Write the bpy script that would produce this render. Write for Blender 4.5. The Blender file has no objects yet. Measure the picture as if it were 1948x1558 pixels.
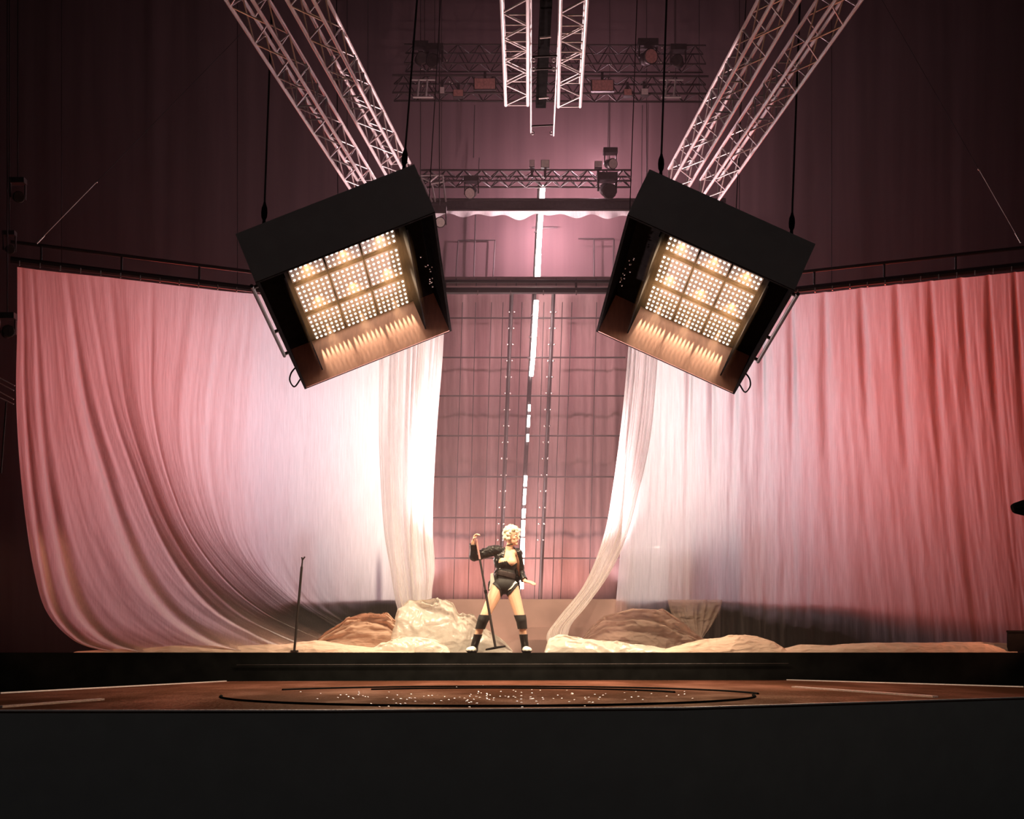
import bpy, bmesh, math, random
import numpy as np
from mathutils import Vector, Matrix

# ------------------------------------------------------------------ camera, world, exposure, lights
W, H, F, HZ = 1948.0, 1558.0, 2600.0, 1240.0      # frame, focal length in pixels, horizon row
ZC = 1.6                                          # eye height = stage height
SC = bpy.context.scene
COL = SC.collection
cam_d = bpy.data.cameras.new('camera')
cam = bpy.data.objects.new('camera', cam_d); COL.objects.link(cam)
cam_d.sensor_width = 36.0; cam_d.lens = 36.0 * F / W
cam_d.shift_y = (HZ - H / 2) / W
cam_d.clip_end = 200
cam.location = (0, 0, ZC); cam.rotation_euler = (math.pi / 2, 0, 0)
SC.camera = cam
SC.view_settings.view_transform = 'Standard'; SC.view_settings.look = 'None'
SC.view_settings.exposure = 0.0; SC.view_settings.gamma = 1.0; SC.view_settings.use_curve_mapping = False
SC.cycles.max_bounces = 6; SC.cycles.diffuse_bounces = 3; SC.cycles.glossy_bounces = 3
SC.cycles.transmission_bounces = 4; SC.cycles.transparent_max_bounces = 12; SC.cycles.volume_bounces = 0
SC.cycles.use_adaptive_sampling = True; SC.cycles.adaptive_threshold = 0.03
SC.cycles.sample_clamp_indirect = 4.0; SC.cycles.sample_clamp_direct = 0.0
world = bpy.data.worlds.new('world'); SC.world = world; world.use_nodes = True
world.node_tree.nodes['Background'].inputs[0].default_value = (0.024, 0.0222, 0.022, 1)
world.node_tree.nodes['Background'].inputs[1].default_value = 1.0

def P(x, y, Y): return Vector(((x - W / 2) / F * Y, Y, ZC + (HZ - y) / F * Y))
def lamp(kind, loc, energy, color, size=0.3, aim=None, size_y=None, spread=None, spot=None, blend=0.5):
    d = bpy.data.lights.new('lamp', kind); d.energy = energy; d.color = color
    if kind == 'AREA':
        d.shape = 'RECTANGLE'; d.size = size; d.size_y = size_y or size
        if spread: d.spread = spread
    else:
        d.shadow_soft_size = size
    if kind == 'SPOT':
        d.spot_size = spot; d.spot_blend = blend
    o = bpy.data.objects.new('lamp', d); COL.objects.link(o); o.location = loc
    if aim is not None:
        o.rotation_euler = (Vector(aim) - Vector(loc)).to_track_quat('-Z', 'Y').to_euler()
    return o

LAV = (0.60, 0.62, 0.70); RED = (1.0, 0.10, 0.06); CREAM = (1.0, 0.84, 0.68); PINK = (1.0, 0.60, 0.70); WARM = (1.0, 0.76, 0.50)
# banks of back lights behind each curtain, with an added red pair for tint
lamp('AREA', (-3.2, 22.9, 4.9), 58, LAV, 2.0, (-3.15, 19.2, 4.9), 2.4, spread=1.6)
lamp('AREA', (3.0, 22.9, 5.0), 47, LAV, 2.0, (3.05, 19.2, 5.0), 2.4, spread=1.6)
lamp('AREA', (-1.62, 20.75, 4.2), 32, CREAM, 0.14, (-1.45, 19.3, 4.2), 3.4, spread=2.0)
lamp('AREA', (2.18, 20.75, 4.2), 21, CREAM, 0.20, (2.0, 19.3, 4.2), 3.6, spread=2.0)
lamp('AREA', (-5.2, 22.6, 5.2), 60, RED, 1.6, (-5.1, 18.6, 4.9), 2.8, spread=2.2)
lamp('AREA', (5.5, 22.6, 5.3), 62, RED, 1.6, (5.2, 18.8, 5.1), 2.8, spread=2.2)
# added hidden washes brightening the back: behind tube, plate lamp, beam and riser edge
lamp('POINT', P(1026, 440, 22.75), 130, (1.0, 0.64, 0.74), 0.04)
lamp('POINT', P(1138, 314, 22.4), 95, PINK, 0.03)
lamp('AREA', (0.45, 21.36, 7.30), 30, (1.0, 0.58, 0.64), 2.2, (0.45, 22.7, 4.6), 0.06, spread=2.4)
lamp('AREA', (0.05, 22.1, 2.41), 44, (1.0, 0.56, 0.46), 2.6, (0.05, 22.7, 4.0), 0.06, spread=2.4)
# low orange lamps added out of view past both stage ends, lighting the trains
lamp('SPOT', (-7.9, 17.5, 3.2), 150, (1.0, 0.42, 0.22), 0.08, (-5.2, 18.1, 1.9), spot=math.radians(60), blend=0.8)
lamp('SPOT', (7.9, 17.5, 2.6), 190, (1.0, 0.42, 0.24), 0.08, (5.0, 18.1, 1.6), spot=math.radians(50), blend=0.8)
# added spots hidden behind the drapes to light the trusses from below
lamp('SPOT', (-1.45, 20.6, 2.6), 2300, (1.0, 0.68, 0.68), 0.08, (2.1, 15.0, 7.6), spot=math.radians(60), blend=0.7)
lamp('SPOT', (1.75, 20.6, 2.6), 2300, (1.0, 0.68, 0.68), 0.08, (-1.9, 15.0, 7.6), spot=math.radians(60), blend=0.7)

# ------------------------------------------------------------------ helpers

ORG = {}
def meta(o, label=None, cat=None, group=None, kind=None):
    if label: o['label'] = label
    if cat: o['category'] = cat
    if group: o['group'] = group
    if kind: o['kind'] = kind
    return o
def thing(name, label, cat, loc, group=None):
    o = bpy.data.objects.new(name, None); COL.objects.link(o); o.location = loc
    o.empty_display_size = 0.1
    ORG[o] = Vector(loc)
    return meta(o, label, cat, group)

class MB:
    def __init__(s): s.v = []; s.f = []
    def add(s, vs, fs):
        n = len(s.v); s.v += [tuple(v) for v in vs]; s.f += [tuple(i + n for i in f) for f in fs]; return s
    def box(s, c, ax, ay, az):          # centre and three half-axis vectors
        c, ax, ay, az = map(Vector, (c, ax, ay, az))
        vs = [c + i * ax + j * ay + k * az for i in (-1, 1) for j in (-1, 1) for k in (-1, 1)]
        fs = [(0, 1, 3, 2), (4, 6, 7, 5), (0, 4, 5, 1), (2, 3, 7, 6), (0, 2, 6, 4), (1, 5, 7, 3)]
        return s.add(vs, fs)
    def abox(s, x0, x1, y0, y1, z0, z1):
        return s.box(((x0 + x1) / 2, (y0 + y1) / 2, (z0 + z1) / 2), ((x1 - x0) / 2, 0, 0), (0, (y1 - y0) / 2, 0), (0, 0, (z1 - z0) / 2))
    def tube(s, pts, r, n=8, cap=True):
        pts = [Vector(p) for p in pts]; m = len(pts)
        rs = r if isinstance(r, (list, tuple)) else [r] * m
        t0 = (pts[1] - pts[0]).normalized()
        up = Vector((0, 0, 1)) if abs(t0.z) < 0.9 else Vector((1, 0, 0))
        e = t0.cross(up).normalized(); vs = []
        for i, p in enumerate(pts):
            t = (pts[min(i + 1, m - 1)] - pts[max(i - 1, 0)]).normalized()
            e = (e - t * e.dot(t)).normalized(); g = t.cross(e)
            for k in range(n):
                a = 2 * math.pi * k / n
                vs.append(p + (e * math.cos(a) + g * math.sin(a)) * rs[i])
        fs = [(i * n + k, i * n + (k + 1) % n, (i + 1) * n + (k + 1) % n, (i + 1) * n + k) for i in range(m - 1) for k in range(n)]
        if cap: fs += [tuple(range(n - 1, -1, -1)), tuple((m - 1) * n + k for k in range(n))]
        return s.add(vs, fs)
    def ball(s, c, r, nu=12, nv=8, ax=None):
        c = Vector(c); rx, ry, rz = (r, r, r) if not isinstance(r, (tuple, list)) else r
        X, Y, Z = ax or (Vector((1, 0, 0)), Vector((0, 1, 0)), Vector((0, 0, 1)))
        vs = [c + Z * rz]
        for j in range(1, nv):
            th = math.pi * j / nv
            for i in range(nu):
                ph = 2 * math.pi * i / nu
                vs.append(c + X * rx * math.sin(th) * math.cos(ph) + Y * ry * math.sin(th) * math.sin(ph) + Z * rz * math.cos(th))
        vs.append(c - Z * rz); fs = []
        for i in range(nu): fs.append((0, 1 + i, 1 + (i + 1) % nu))
        for j in range(nv - 2):
            for i in range(nu):
                a = 1 + j * nu + i; b = 1 + j * nu + (i + 1) % nu
                fs.append((a, a + nu, b + nu, b))
        L = len(vs) - 1
        for i in range(nu): fs.append((L, 1 + (nv - 2) * nu + (i + 1) % nu, 1 + (nv - 2) * nu + i))
        return s.add(vs, fs)
    def grid(s, A):
        nu, nv = A.shape[:2]
        vs = A.reshape(-1, 3).tolist()
        fs = [(i * nv + j, (i + 1) * nv + j, (i + 1) * nv + j + 1, i * nv + j + 1) for i in range(nu - 1) for j in range(nv - 1)]
        return s.add(vs, fs)
    def prism(s, poly, z0, z1):
        n = len(poly)
        vs = [(x, y, z1) for x, y in poly] + [(x, y, z0) for x, y in poly]
        return s.add(vs, [tuple(range(n)), tuple(range(2 * n - 1, n - 1, -1))] + [(i, i + n, (i + 1) % n + n, (i + 1) % n) for i in range(n)])
    def mesh(s, name, o=Vector((0, 0, 0)), smooth=False):
        me = bpy.data.meshes.new(name)
        me.from_pydata([(v[0] - o[0], v[1] - o[1], v[2] - o[2]) for v in s.v], [], s.f)
        bm = bmesh.new(); bm.from_mesh(me); bmesh.ops.recalc_face_normals(bm, faces=bm.faces); bm.to_mesh(me); bm.free()
        if smooth: me.polygons.foreach_set('use_smooth', [True] * len(me.polygons))
        return me
    def build(s, name, mat, parent=None, smooth=False, at=None):
        org = ORG[parent] if parent is not None else Vector(at if at is not None else (0, 0, 0))
        o = bpy.data.objects.new(name, s.mesh(name, org, smooth)); COL.objects.link(o)
        o.data.materials.append(mat)
        if parent is not None: o.parent = parent
        else: o.location = org
        ORG[o] = org
        return o
def link_mesh(name, me, mat, parent):
    o = bpy.data.objects.new(name, me); COL.objects.link(o); o.parent = parent
    if not me.materials: me.materials.append(mat)
    ORG[o] = ORG[parent]
    return o
def rod_mesh(mat, n=8):
    b = MB().tube([(0, 0, 0), (0, 0, 1)], 1.0, n); me = b.mesh('rod', smooth=False); me.materials.append(mat); return me
def rod(name, me, p0, p1, r, parent):
    p0, p1 = Vector(p0), Vector(p1); d = p1 - p0
    o = bpy.data.objects.new(name, me); COL.objects.link(o); o.parent = parent; ORG[o] = ORG[parent]
    o.location = p0 - ORG[parent]; o.rotation_mode = 'QUATERNION'
    o.rotation_quaternion = Vector((0, 0, 1)).rotation_difference(d); o.scale = (r, r, d.length)
    return o

# ------------------------------------------------------------------ numpy noise
_rs = np.random.RandomState(7); _T = _rs.rand(256, 256)
def vn(x, y, s=0):
    x = np.asarray(x, float) + s * 17.31; y = np.asarray(y, float) + s * 5.77
    xi = np.floor(x).astype(int); yi = np.floor(y).astype(int); fx = x - xi; fy = y - yi
    fx = fx * fx * (3 - 2 * fx); fy = fy * fy * (3 - 2 * fy)
    g = lambda a, b: _T[a % 256, b % 256]
    return (g(xi, yi) * (1 - fx) + g(xi + 1, yi) * fx) * (1 - fy) + (g(xi, yi + 1) * (1 - fx) + g(xi + 1, yi + 1) * fx) * fy
def fbm(x, y, s=0, o=4):
    t = 0; a = 0.5
    for k in range(o): t = t + a * (vn(x * 2 ** k, y * 2 ** k, s + k) - 0.5); a *= 0.5
    return t
def ridge(x, y, s=0, o=3):
    t = 0; a = 0.5
    for k in range(o): t = t + a * (1 - np.abs(2 * vn(x * 2 ** k, y * 2 ** k, s + k) - 1)); a *= 0.5
    return t
def spline(C, n):                      # Catmull-Rom along axis 0
    C = np.asarray(C, float); m = len(C)
    t = np.linspace(0, m - 1, n); i = np.minimum(t.astype(int), m - 2); f = (t - i)
    f = f.reshape((-1,) + (1,) * (C.ndim - 1))
    g = lambda k: C[np.clip(i + k, 0, m - 1)]
    p0, p1, p2, p3 = 2 * g(0) - g(1) if m == 2 else g(-1), g(0), g(1), g(2)
    return 0.5 * (2 * p1 + (p2 - p0) * f + (2 * p0 - 5 * p1 + 4 * p2 - p3) * f ** 2 + (3 * p1 - p0 - 3 * p2 + p3) * f ** 3)
def tospace(A):
    out = np.empty_like(A); Y = A[..., 2]
    out[..., 0] = (A[..., 0] - W / 2) / F * Y; out[..., 1] = Y; out[..., 2] = ZC + (HZ - A[..., 1]) / F * Y
    return out

# ------------------------------------------------------------------ materials
def nodemat(name):
    m = bpy.data.materials.new(name); m.use_nodes = True
    nt = m.node_tree; nt.nodes.clear()
    out = nt.nodes.new('ShaderNodeOutputMaterial')
    return m, nt, out
def N(nt, t, **kw):
    n = nt.nodes.new(t)
    for k, v in kw.items():
        if k in n.inputs: n.inputs[k].default_value = v
        else: setattr(n, k, v)
    return n
def solid(name, col, rough=0.6, metal=0.0, scale=12.0, var=0.25, bump=0.0, spec=0.5, stretch=(1, 1, 1)):
    m, nt, out = nodemat(name)
    b = N(nt, 'ShaderNodeBsdfPrincipled', Roughness=rough, Metallic=metal)
    b.inputs['Specular IOR Level'].default_value = spec
    tc = N(nt, 'ShaderNodeTexCoord'); mp = N(nt, 'ShaderNodeMapping'); mp.inputs['Scale'].default_value = stretch
    nz = N(nt, 'ShaderNodeTexNoise', Scale=scale, Detail=4.0)
    nt.links.new(tc.outputs['Object'], mp.inputs[0]); nt.links.new(mp.outputs[0], nz.inputs['Vector'])
    cr = N(nt, 'ShaderNodeValToRGB')
    cr.color_ramp.elements[0].position = 0.3; cr.color_ramp.elements[1].position = 0.7
    cr.color_ramp.elements[0].color = tuple(c * (1 - var) for c in col) + (1,)
    cr.color_ramp.elements[1].color = tuple(min(1, c * (1 + var)) for c in col) + (1,)
    nt.links.new(nz.outputs['Fac'], cr.inputs[0]); nt.links.new(cr.outputs[0], b.inputs['Base Color'])
    if bump:
        bp = N(nt, 'ShaderNodeBump', Strength=bump, Distance=0.01)
        nt.links.new(nz.outputs['Fac'], bp.inputs['Height']); nt.links.new(bp.outputs[0], b.inputs['Normal'])
    nt.links.new(b.outputs[0], out.inputs[0])
    return m
def emit(name, col, strength):
    m, nt, out = nodemat(name)
    e = N(nt, 'ShaderNodeEmission'); e.inputs[0].default_value = col + (1,); e.inputs[1].default_value = strength
    nt.links.new(e.outputs[0], out.inputs[0]); return m
def sheer(name, col, thru=0.18, trans=0.75, weave=(60, 60, 5), gloss=0.0, bump=0.25, crumple=0.0):
    """thin cloth: back-lit translucency, some diffuse, and a share that is seen straight through"""
    m, nt, out = nodemat(name)
    tr = N(nt, 'ShaderNodeBsdfTranslucent'); df = N(nt, 'ShaderNodeBsdfDiffuse'); tp = N(nt, 'ShaderNodeBsdfTransparent')
    tc = N(nt, 'ShaderNodeTexCoord'); mp = N(nt, 'ShaderNodeMapping'); mp.inputs['Scale'].default_value = weave
    nz = N(nt, 'ShaderNodeTexNoise', Scale=1.0, Detail=5.0, Roughness=0.6)
    nt.links.new(tc.outputs['Object'], mp.inputs[0]); nt.links.new(mp.outputs[0], nz.inputs['Vector'])
    bp = N(nt, 'ShaderNodeBump', Strength=bump, Distance=0.02); nt.links.new(nz.outputs['Fac'], bp.inputs['Height'])
    if crumple:
        m5 = N(nt, 'ShaderNodeMapping'); m5.inputs['Scale'].default_value = (1, 1, 1.7); m5.inputs['Rotation'].default_value = (0.3, 0.6, 0.2)
        wz = N(nt, 'ShaderNodeTexNoise', Scale=2.5, Detail=2.0); ad = N(nt, 'ShaderNodeMixRGB'); ad.inputs[0].default_value = 0.35
        nt.links.new(tc.outputs['Object'], m5.inputs[0]); nt.links.new(m5.outputs[0], wz.inputs['Vector'])
        nt.links.new(m5.outputs[0], ad.inputs[1]); nt.links.new(wz.outputs['Color'], ad.inputs[2])
        prev = bp
        for sc_, ds in ((4.0, 0.16), (9.0, 0.07)):
            vo = N(nt, 'ShaderNodeTexVoronoi', Scale=sc_); vo.feature = 'F1'
            b5 = N(nt, 'ShaderNodeBump', Strength=crumple, Distance=ds)
            nt.links.new(ad.outputs[0], vo.inputs['Vector']); nt.links.new(vo.outputs['Distance'], b5.inputs['Height'])
            nt.links.new(prev.outputs[0], b5.inputs['Normal']); prev = b5
        bp = prev
    cr = N(nt, 'ShaderNodeValToRGB'); e = cr.color_ramp.elements
    e[0].position = 0.3; e[1].position = 0.7
    e[0].color = tuple(c * 0.86 for c in col) + (1,); e[1].color = tuple(min(1, c * 1.04) for c in col) + (1,)
    nt.links.new(nz.outputs['Fac'], cr.inputs[0])
    for s in (tr, df):
        nt.links.new(cr.outputs[0], s.inputs['Color']); nt.links.new(bp.outputs[0], s.inputs['Normal'])
    mx = N(nt, 'ShaderNodeMixShader'); mx.inputs[0].default_value = trans
    nt.links.new(df.outputs[0], mx.inputs[1]); nt.links.new(tr.outputs[0], mx.inputs[2])
    last = mx
    if gloss:
        g = N(nt, 'ShaderNodeBsdfGlossy', Roughness=0.25); nt.links.new(bp.outputs[0], g.inputs['Normal'])
        m2 = N(nt, 'ShaderNodeMixShader'); m2.inputs[0].default_value = gloss
        nt.links.new(mx.outputs[0], m2.inputs[1]); nt.links.new(g.outputs[0], m2.inputs[2]); last = m2
    m3 = N(nt, 'ShaderNodeMixShader'); m3.inputs[0].default_value = thru
    nt.links.new(last.outputs[0], m3.inputs[1]); nt.links.new(tp.outputs[0], m3.inputs[2])
    nt.links.new(m3.outputs[0], out.inputs[0])
    return m
M = dict(
    black=solid('black_paint', (0.012, 0.011, 0.011), 0.9, spec=0.0),
    stage=solid('stage_black', (0.012, 0.012, 0.012), 0.9, spec=0.0, scale=5),
    front=solid('front_fascia', (0.30, 0.31, 0.32), 0.95, spec=0.0, scale=5, var=0.05),
    step=solid('pale_step', (0.36, 0.23, 0.215), 0.6, scale=3, var=0.1),
    alu=solid('aluminium', (0.80, 0.72, 0.72), 0.42, 0.6, scale=20, var=0.1),
    steel=solid('dark_steel', (0.05, 0.035, 0.035), 0.5, 0.4, scale=20),
    pipe=solid('dark_pipe', (0.02, 0.014, 0.014), 0.55, 0.2, scale=20),
    bright=solid('bright_metal', (0.85, 0.75, 0.72), 0.25, 0.8, scale=30, var=0.1),
    wall=solid('back_wall_cloth', (0.16, 0.095, 0.10), 0.9, scale=1.0, var=0.12, spec=0.1, stretch=(6, 1, 0.3)),
    darkwall=solid('dark_drape', (0.02, 0.016, 0.016), 0.9, scale=2.0, var=0.3, spec=0.05, stretch=(6, 1, 0.3)),
    gauze=sheer('backdrop_gauze', (0.62, 0.38, 0.37), 0.25, 0.3, (30, 30, 3)),
    curtain=sheer('curtain_silk', (0.90, 0.83, 0.84), 0.16, 0.97, (70, 40, 3)),
    swag=sheer('swag_silk', (0.92, 0.86, 0.84), 0.18, 0.72, (60, 40, 4)),
    heap=sheer('plastic_film', (0.90, 0.82, 0.73), 0.22, 0.40, (8, 8, 8), gloss=0.05, bump=0.5, crumple=0.18),
    veil=sheer('brown_veil', (0.70, 0.50, 0.42), 0.55, 0.5, (4, 14, 14), bump=1.0, crumple=0.6),
    puddle2=sheer('sheer_salmon_silk', (0.92, 0.62, 0.48), 0.30, 0.30, (3.5, 16, 22), bump=1.0, crumple=0.2),
    puddle=sheer('puddled_silk', (0.95, 0.68, 0.55), 0.08, 0.25, (3.5, 16, 22), bump=1.0, crumple=0.25),
    lens=emit('led_glow', (1.0, 0.86, 0.66), 6.0),
    tube=emit('tube_glow', (1.0, 0.82, 0.80), 40.0),
    board=solid('led_board', (0.10, 0.06, 0.03), 0.5, scale=30),
    lining=solid('box_lining', (0.66, 0.36, 0.28), 0.7, scale=4, var=0.1, stretch=(8, 8, 1)),
    skin=solid('skin', (0.84, 0.50, 0.34), 0.5, scale=6, var=0.06),
    hair=solid('blond_hair', (0.92, 0.80, 0.58), 0.6, scale=60, var=0.3, bump=0.6),
    leather=solid('black_leather', (0.012, 0.010, 0.010), 0.35, scale=40, bump=0.3),
    cloth=solid('black_cloth', (0.014, 0.011, 0.011), 0.7, scale=60),
    white=solid('white_trim', (0.8, 0.74, 0.68), 0.6, scale=20, var=0.1),
    amber=solid('amber_plate', (0.55, 0.26, 0.24), 0.5, scale=30),
    pad=solid('pale_plate', (0.75, 0.62, 0.62), 0.4, scale=30, var=0.1),
)
M['lens'].cycles.emission_sampling = 'NONE'
def wet():
    m, nt, out = nodemat('wet_stage')
    d = N(nt, 'ShaderNodeBsdfDiffuse'); g = N(nt, 'ShaderNodeBsdfGlossy', Roughness=0.3); mx = N(nt, 'ShaderNodeMixShader')
    tc = N(nt, 'ShaderNodeTexCoord'); mp = N(nt, 'ShaderNodeMapping'); mp.inputs['Scale'].default_value = (1, 0.35, 1)
    n1 = N(nt, 'ShaderNodeTexNoise', Scale=1.2, Detail=6.0); n2 = N(nt, 'ShaderNodeTexNoise', Scale=26.0, Detail=3.0)
    nt.links.new(tc.outputs['Object'], mp.inputs[0])
    for n in (n1, n2): nt.links.new(mp.outputs[0], n.inputs['Vector'])
    cr = N(nt, 'ShaderNodeValToRGB'); e = cr.color_ramp.elements
    e[0].position = 0.35; e[1].position = 0.7; e[0].color = (0.038, 0.014, 0.008, 1); e[1].color = (0.095, 0.034, 0.024, 1)
    nt.links.new(n1.outputs['Fac'], cr.inputs[0]); nt.links.new(cr.outputs[0], d.inputs['Color'])
    g.inputs['Color'].default_value = (1.0, 0.7, 0.5, 1)
    bp = N(nt, 'ShaderNodeBump', Strength=0.6, Distance=0.02); nt.links.new(n2.outputs['Fac'], bp.inputs['Height'])
    for q in (d, g): nt.links.new(bp.outputs[0], q.inputs['Normal'])
    r2 = N(nt, 'ShaderNodeMapRange'); r2.inputs[1].default_value = 0.45; r2.inputs[2].default_value = 0.65
    r2.inputs[3].default_value = 0.03; r2.inputs[4].default_value = 0.11
    nt.links.new(n1.outputs['Fac'], r2.inputs[0]); nt.links.new(r2.outputs[0], mx.inputs[0])
    nt.links.new(d.outputs[0], mx.inputs[1]); nt.links.new(g.outputs[0], mx.inputs[2]); nt.links.new(mx.outputs[0], out.inputs[0])
    return m
M['wet'] = wet()
hz_, nt_, out_ = nodemat('box_haze')
vs_ = N(nt_, 'ShaderNodeVolumeScatter', Density=0.024, Anisotropy=0.0); vs_.inputs['Color'].default_value = (1.0, 0.62, 0.36, 1)
nt_.links.new(vs_.outputs[0], out_.inputs['Volume']); M['boxhaze'] = hz_
ROD = {k: rod_mesh(M[k], 8) for k in ('alu', 'steel', 'pipe', 'bright')}

# ------------------------------------------------------------------ setting
def struct(name, mb, mat, smooth=False, parent=None):
    o = mb.build(name, mat, parent, smooth)
    if parent is None: o['kind'] = 'structure'
    return o
struct('floor', MB().abox(-14, 14, -2, 26, -0.2, 0.0), M['front'])
# back wall of hanging cloth with shallow pleats
xs = np.linspace(-13, 13, 320); zs = np.linspace(0, 13.6, 30)
A = np.zeros((len(xs), len(zs), 3)); A[..., 0] = xs[:, None]; A[..., 2] = zs[None, :]
A[..., 1] = 23.6 + 0.014 * fbm(A[..., 0] * 5, A[..., 2] * 0.15, 3) * 2
wb = MB().grid(A); struct('wall_back', wb, M['wall'], True)
struct('wall_left', MB().abox(-10.2, -10, 10, 24, 0, 13.6), M['darkwall'])
struct('wall_right', MB().abox(10, 10.2, 10, 24, 0, 13.6), M['darkwall'])
struct('ceiling', MB().abox(-13, 13, 10, 24, 13.6, 13.8), M['darkwall'])
# main stage, riser, steps
st = struct('stage', MB().abox(-9, 9, 17.9, 23.4, 0, ZC - 0.012), M['stage'])
b = MB().tube([P(450, 1265, 17.88), P(1500, 1262, 17.88)], 0.004, 6); e = b.build('edge_trim', M['steel'], st)
RZ = ZC + 100 / F * 19.2
struct('stage_riser', MB().abox(-5.8, 7.0, 19.2, 23.3, ZC - 0.012, RZ), M['stage'])
sp = struct('steps', MB().abox(-1.0, 1.62, 19.15, 19.20, ZC - 0.012, RZ), M['step'])
for y, Y in ((1193, 19.08), (1217, 18.92)):
    z = ZC + (HZ - y) / F * Y
    MB().abox(-1.0, 1.62, Y, 19.15, ZC - 0.012, z).build('tread', M['step'], sp)
# lower thrust stage in front
RW = ZC - 0.372
def G(x, y): Y = F * 0.372 / (y - HZ); return ((x - W / 2) / F * Y, Y)
rp = [G(430, 1296), G(1480, 1293), G(1948, 1308), (7.5, 12.0), G(1948, 1328), G(1300, 1348), G(640, 1353), G(0, 1353), (-7.5, 9.2), G(-400, 1340), G(0, 1320)]
run = struct('thrust_stage', MB().prism(rp[::-1], 0.0, RW), M['wet'])
fa = MB(); fv = rp[4:10]
for (x, y) in fv: fa.v += [(x, y - 0.02, 0.0), (x, y - 0.02, RW - 0.012)]
fa.f = [(2 * k, 2 * k + 2, 2 * k + 3, 2 * k + 1) for k in range(len(fv) - 1)]
fa.build('fascia', M['front'], run)
def strip(name, a, c, w, h, mat, par):
    a = Vector((*a, RW + h / 2)); c = Vector((*c, RW + h / 2)); d = (c - a); n = Vector((-d.y, d.x, 0)).normalized()
    return MB().box((a + c) / 2, d / 2, n * w / 2, (0, 0, h / 2)).build(name, mat, par)
strip('edge_trim', G(0, 1346.5), G(195, 1332), 0.035, 0.015, M['bright'], run)
strip('edge_trim', G(1510, 1308), G(1780, 1327), 0.05, 0.015, M['bright'], run)
strip('edge_trim', G(0, 1319.5), G(430, 1296.5), 0.02, 0.012, M['alu'], run)
strip('edge_trim', G(1480, 1293.5), G(1948, 1307.5), 0.02, 0.012, M['alu'], run)
for k in range(5, 7): strip('edge_trim', rp[k], rp[k + 1], 0.02, 0.010, M['alu'], run)
strip('edge_trim', rp[4], rp[5], 0.02, 0.010, M['alu'], run)
# round turntable grooves
cx, cy = G(930, 1322)
for r, a0, a1 in ((2.35, 0.05, 2.6), (2.25, 3.3, 6.2), (1.75, 0.3, 2.3)):
    pts = [(cx + r * math.cos(a0 + (a1 - a0) * k / 40), cy + 1.15 * r * math.sin(a0 + (a1 - a0) * k / 40), RW + 0.004) for k in range(41)]
    MB().tube(pts, 0.013, 5).build('ring_groove', M['black'], run)
rnd = random.Random(4)
db = MB()
for k in range(150):
    x = rnd.gauss(880, 230); y = 1328 + rnd.gauss(0, 9)
    if not (520 < x < 1330 and 1304 < y < 1346): continue
    X, Y = G(x, y); db.ball((X, Y, RW), (0.010, 0.02, 0.006), 6, 4)
o = db.build('droplets', M['bright'], run, True); o['kind'] = 'stuff'

# thin stage haze hanging in the air over the stage
hz, nt, out = nodemat('stage_haze')
vs = N(nt, 'ShaderNodeVolumeScatter', Density=0.012, Anisotropy=0.2); vs.inputs['Color'].default_value = (1.0, 0.74, 0.76, 1)
nt.links.new(vs.outputs[0], out.inputs['Volume'])
o = MB().abox(-8.5, 8.5, 17.0, 23.5, ZC - 0.01, 12.0).build('haze', hz); meta(o, 'thin pinkish haze filling the air above the stage', 'haze', None, 'stuff')

# ------------------------------------------------------------------ curtain rail
def rail_y(x):                          # (row, depth) of the curtain's top edge
    if x <= 500: t = (x - 33) / 467; return 508 + 53 * t, 18.2 + 0.95 * t
    if x <= 1500: return 565, 19.15
    t = (x - 1500) / 445; return 563 - 46 * t, 19.1 - 0.65 * t
def rail(name, label, x0, x1, n, lift, group):
    y0, Y0 = rail_y(x0); y1, Y1 = rail_y(x1)
    a, c = P(x0, y0 - 8, Y0), P(x1, y1 - 8, Y1)
    t = thing(name, label, 'rail', a, group)
    rod('lower_pipe', ROD['pipe'], a + Vector((0, 0, 0.03)), c + Vector((0, 0, 0.03)), 0.045, t)
    rod('upper_pipe', ROD['pipe'], a + Vector((0, 0, lift)), c + Vector((0, 0, lift)), 0.024, t)
    for k in range(n):
        f = (k + 0.5) / n; p = a.lerp(c, f)
        rod('tie', ROD['bright'], p + Vector((0, -0.05, -0.045)), p + Vector((0, -0.05, 0.02)), 0.009, t)
        if k in (2, n - 2): rod('hanger', ROD['pipe'], p, (p.x, p.y, 13.6), 0.005, t)
        if k % 4 == 1: rod('spacer', ROD['pipe'], p, p + Vector((0, 0, lift)), 0.016, t)
    return t
rail('curtain_rail', 'dark double pipe holding the left curtain', 20, 505, 13, 0.27, None)
rail('curtain_rail', 'level dark double pipe spanning between the two hanging boxes', 505, 1500, 16, 0.16, None)
rail('curtain_rail', 'dark double pipe holding the right curtain', 1500, 2010, 15, 0.27, None)

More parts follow.
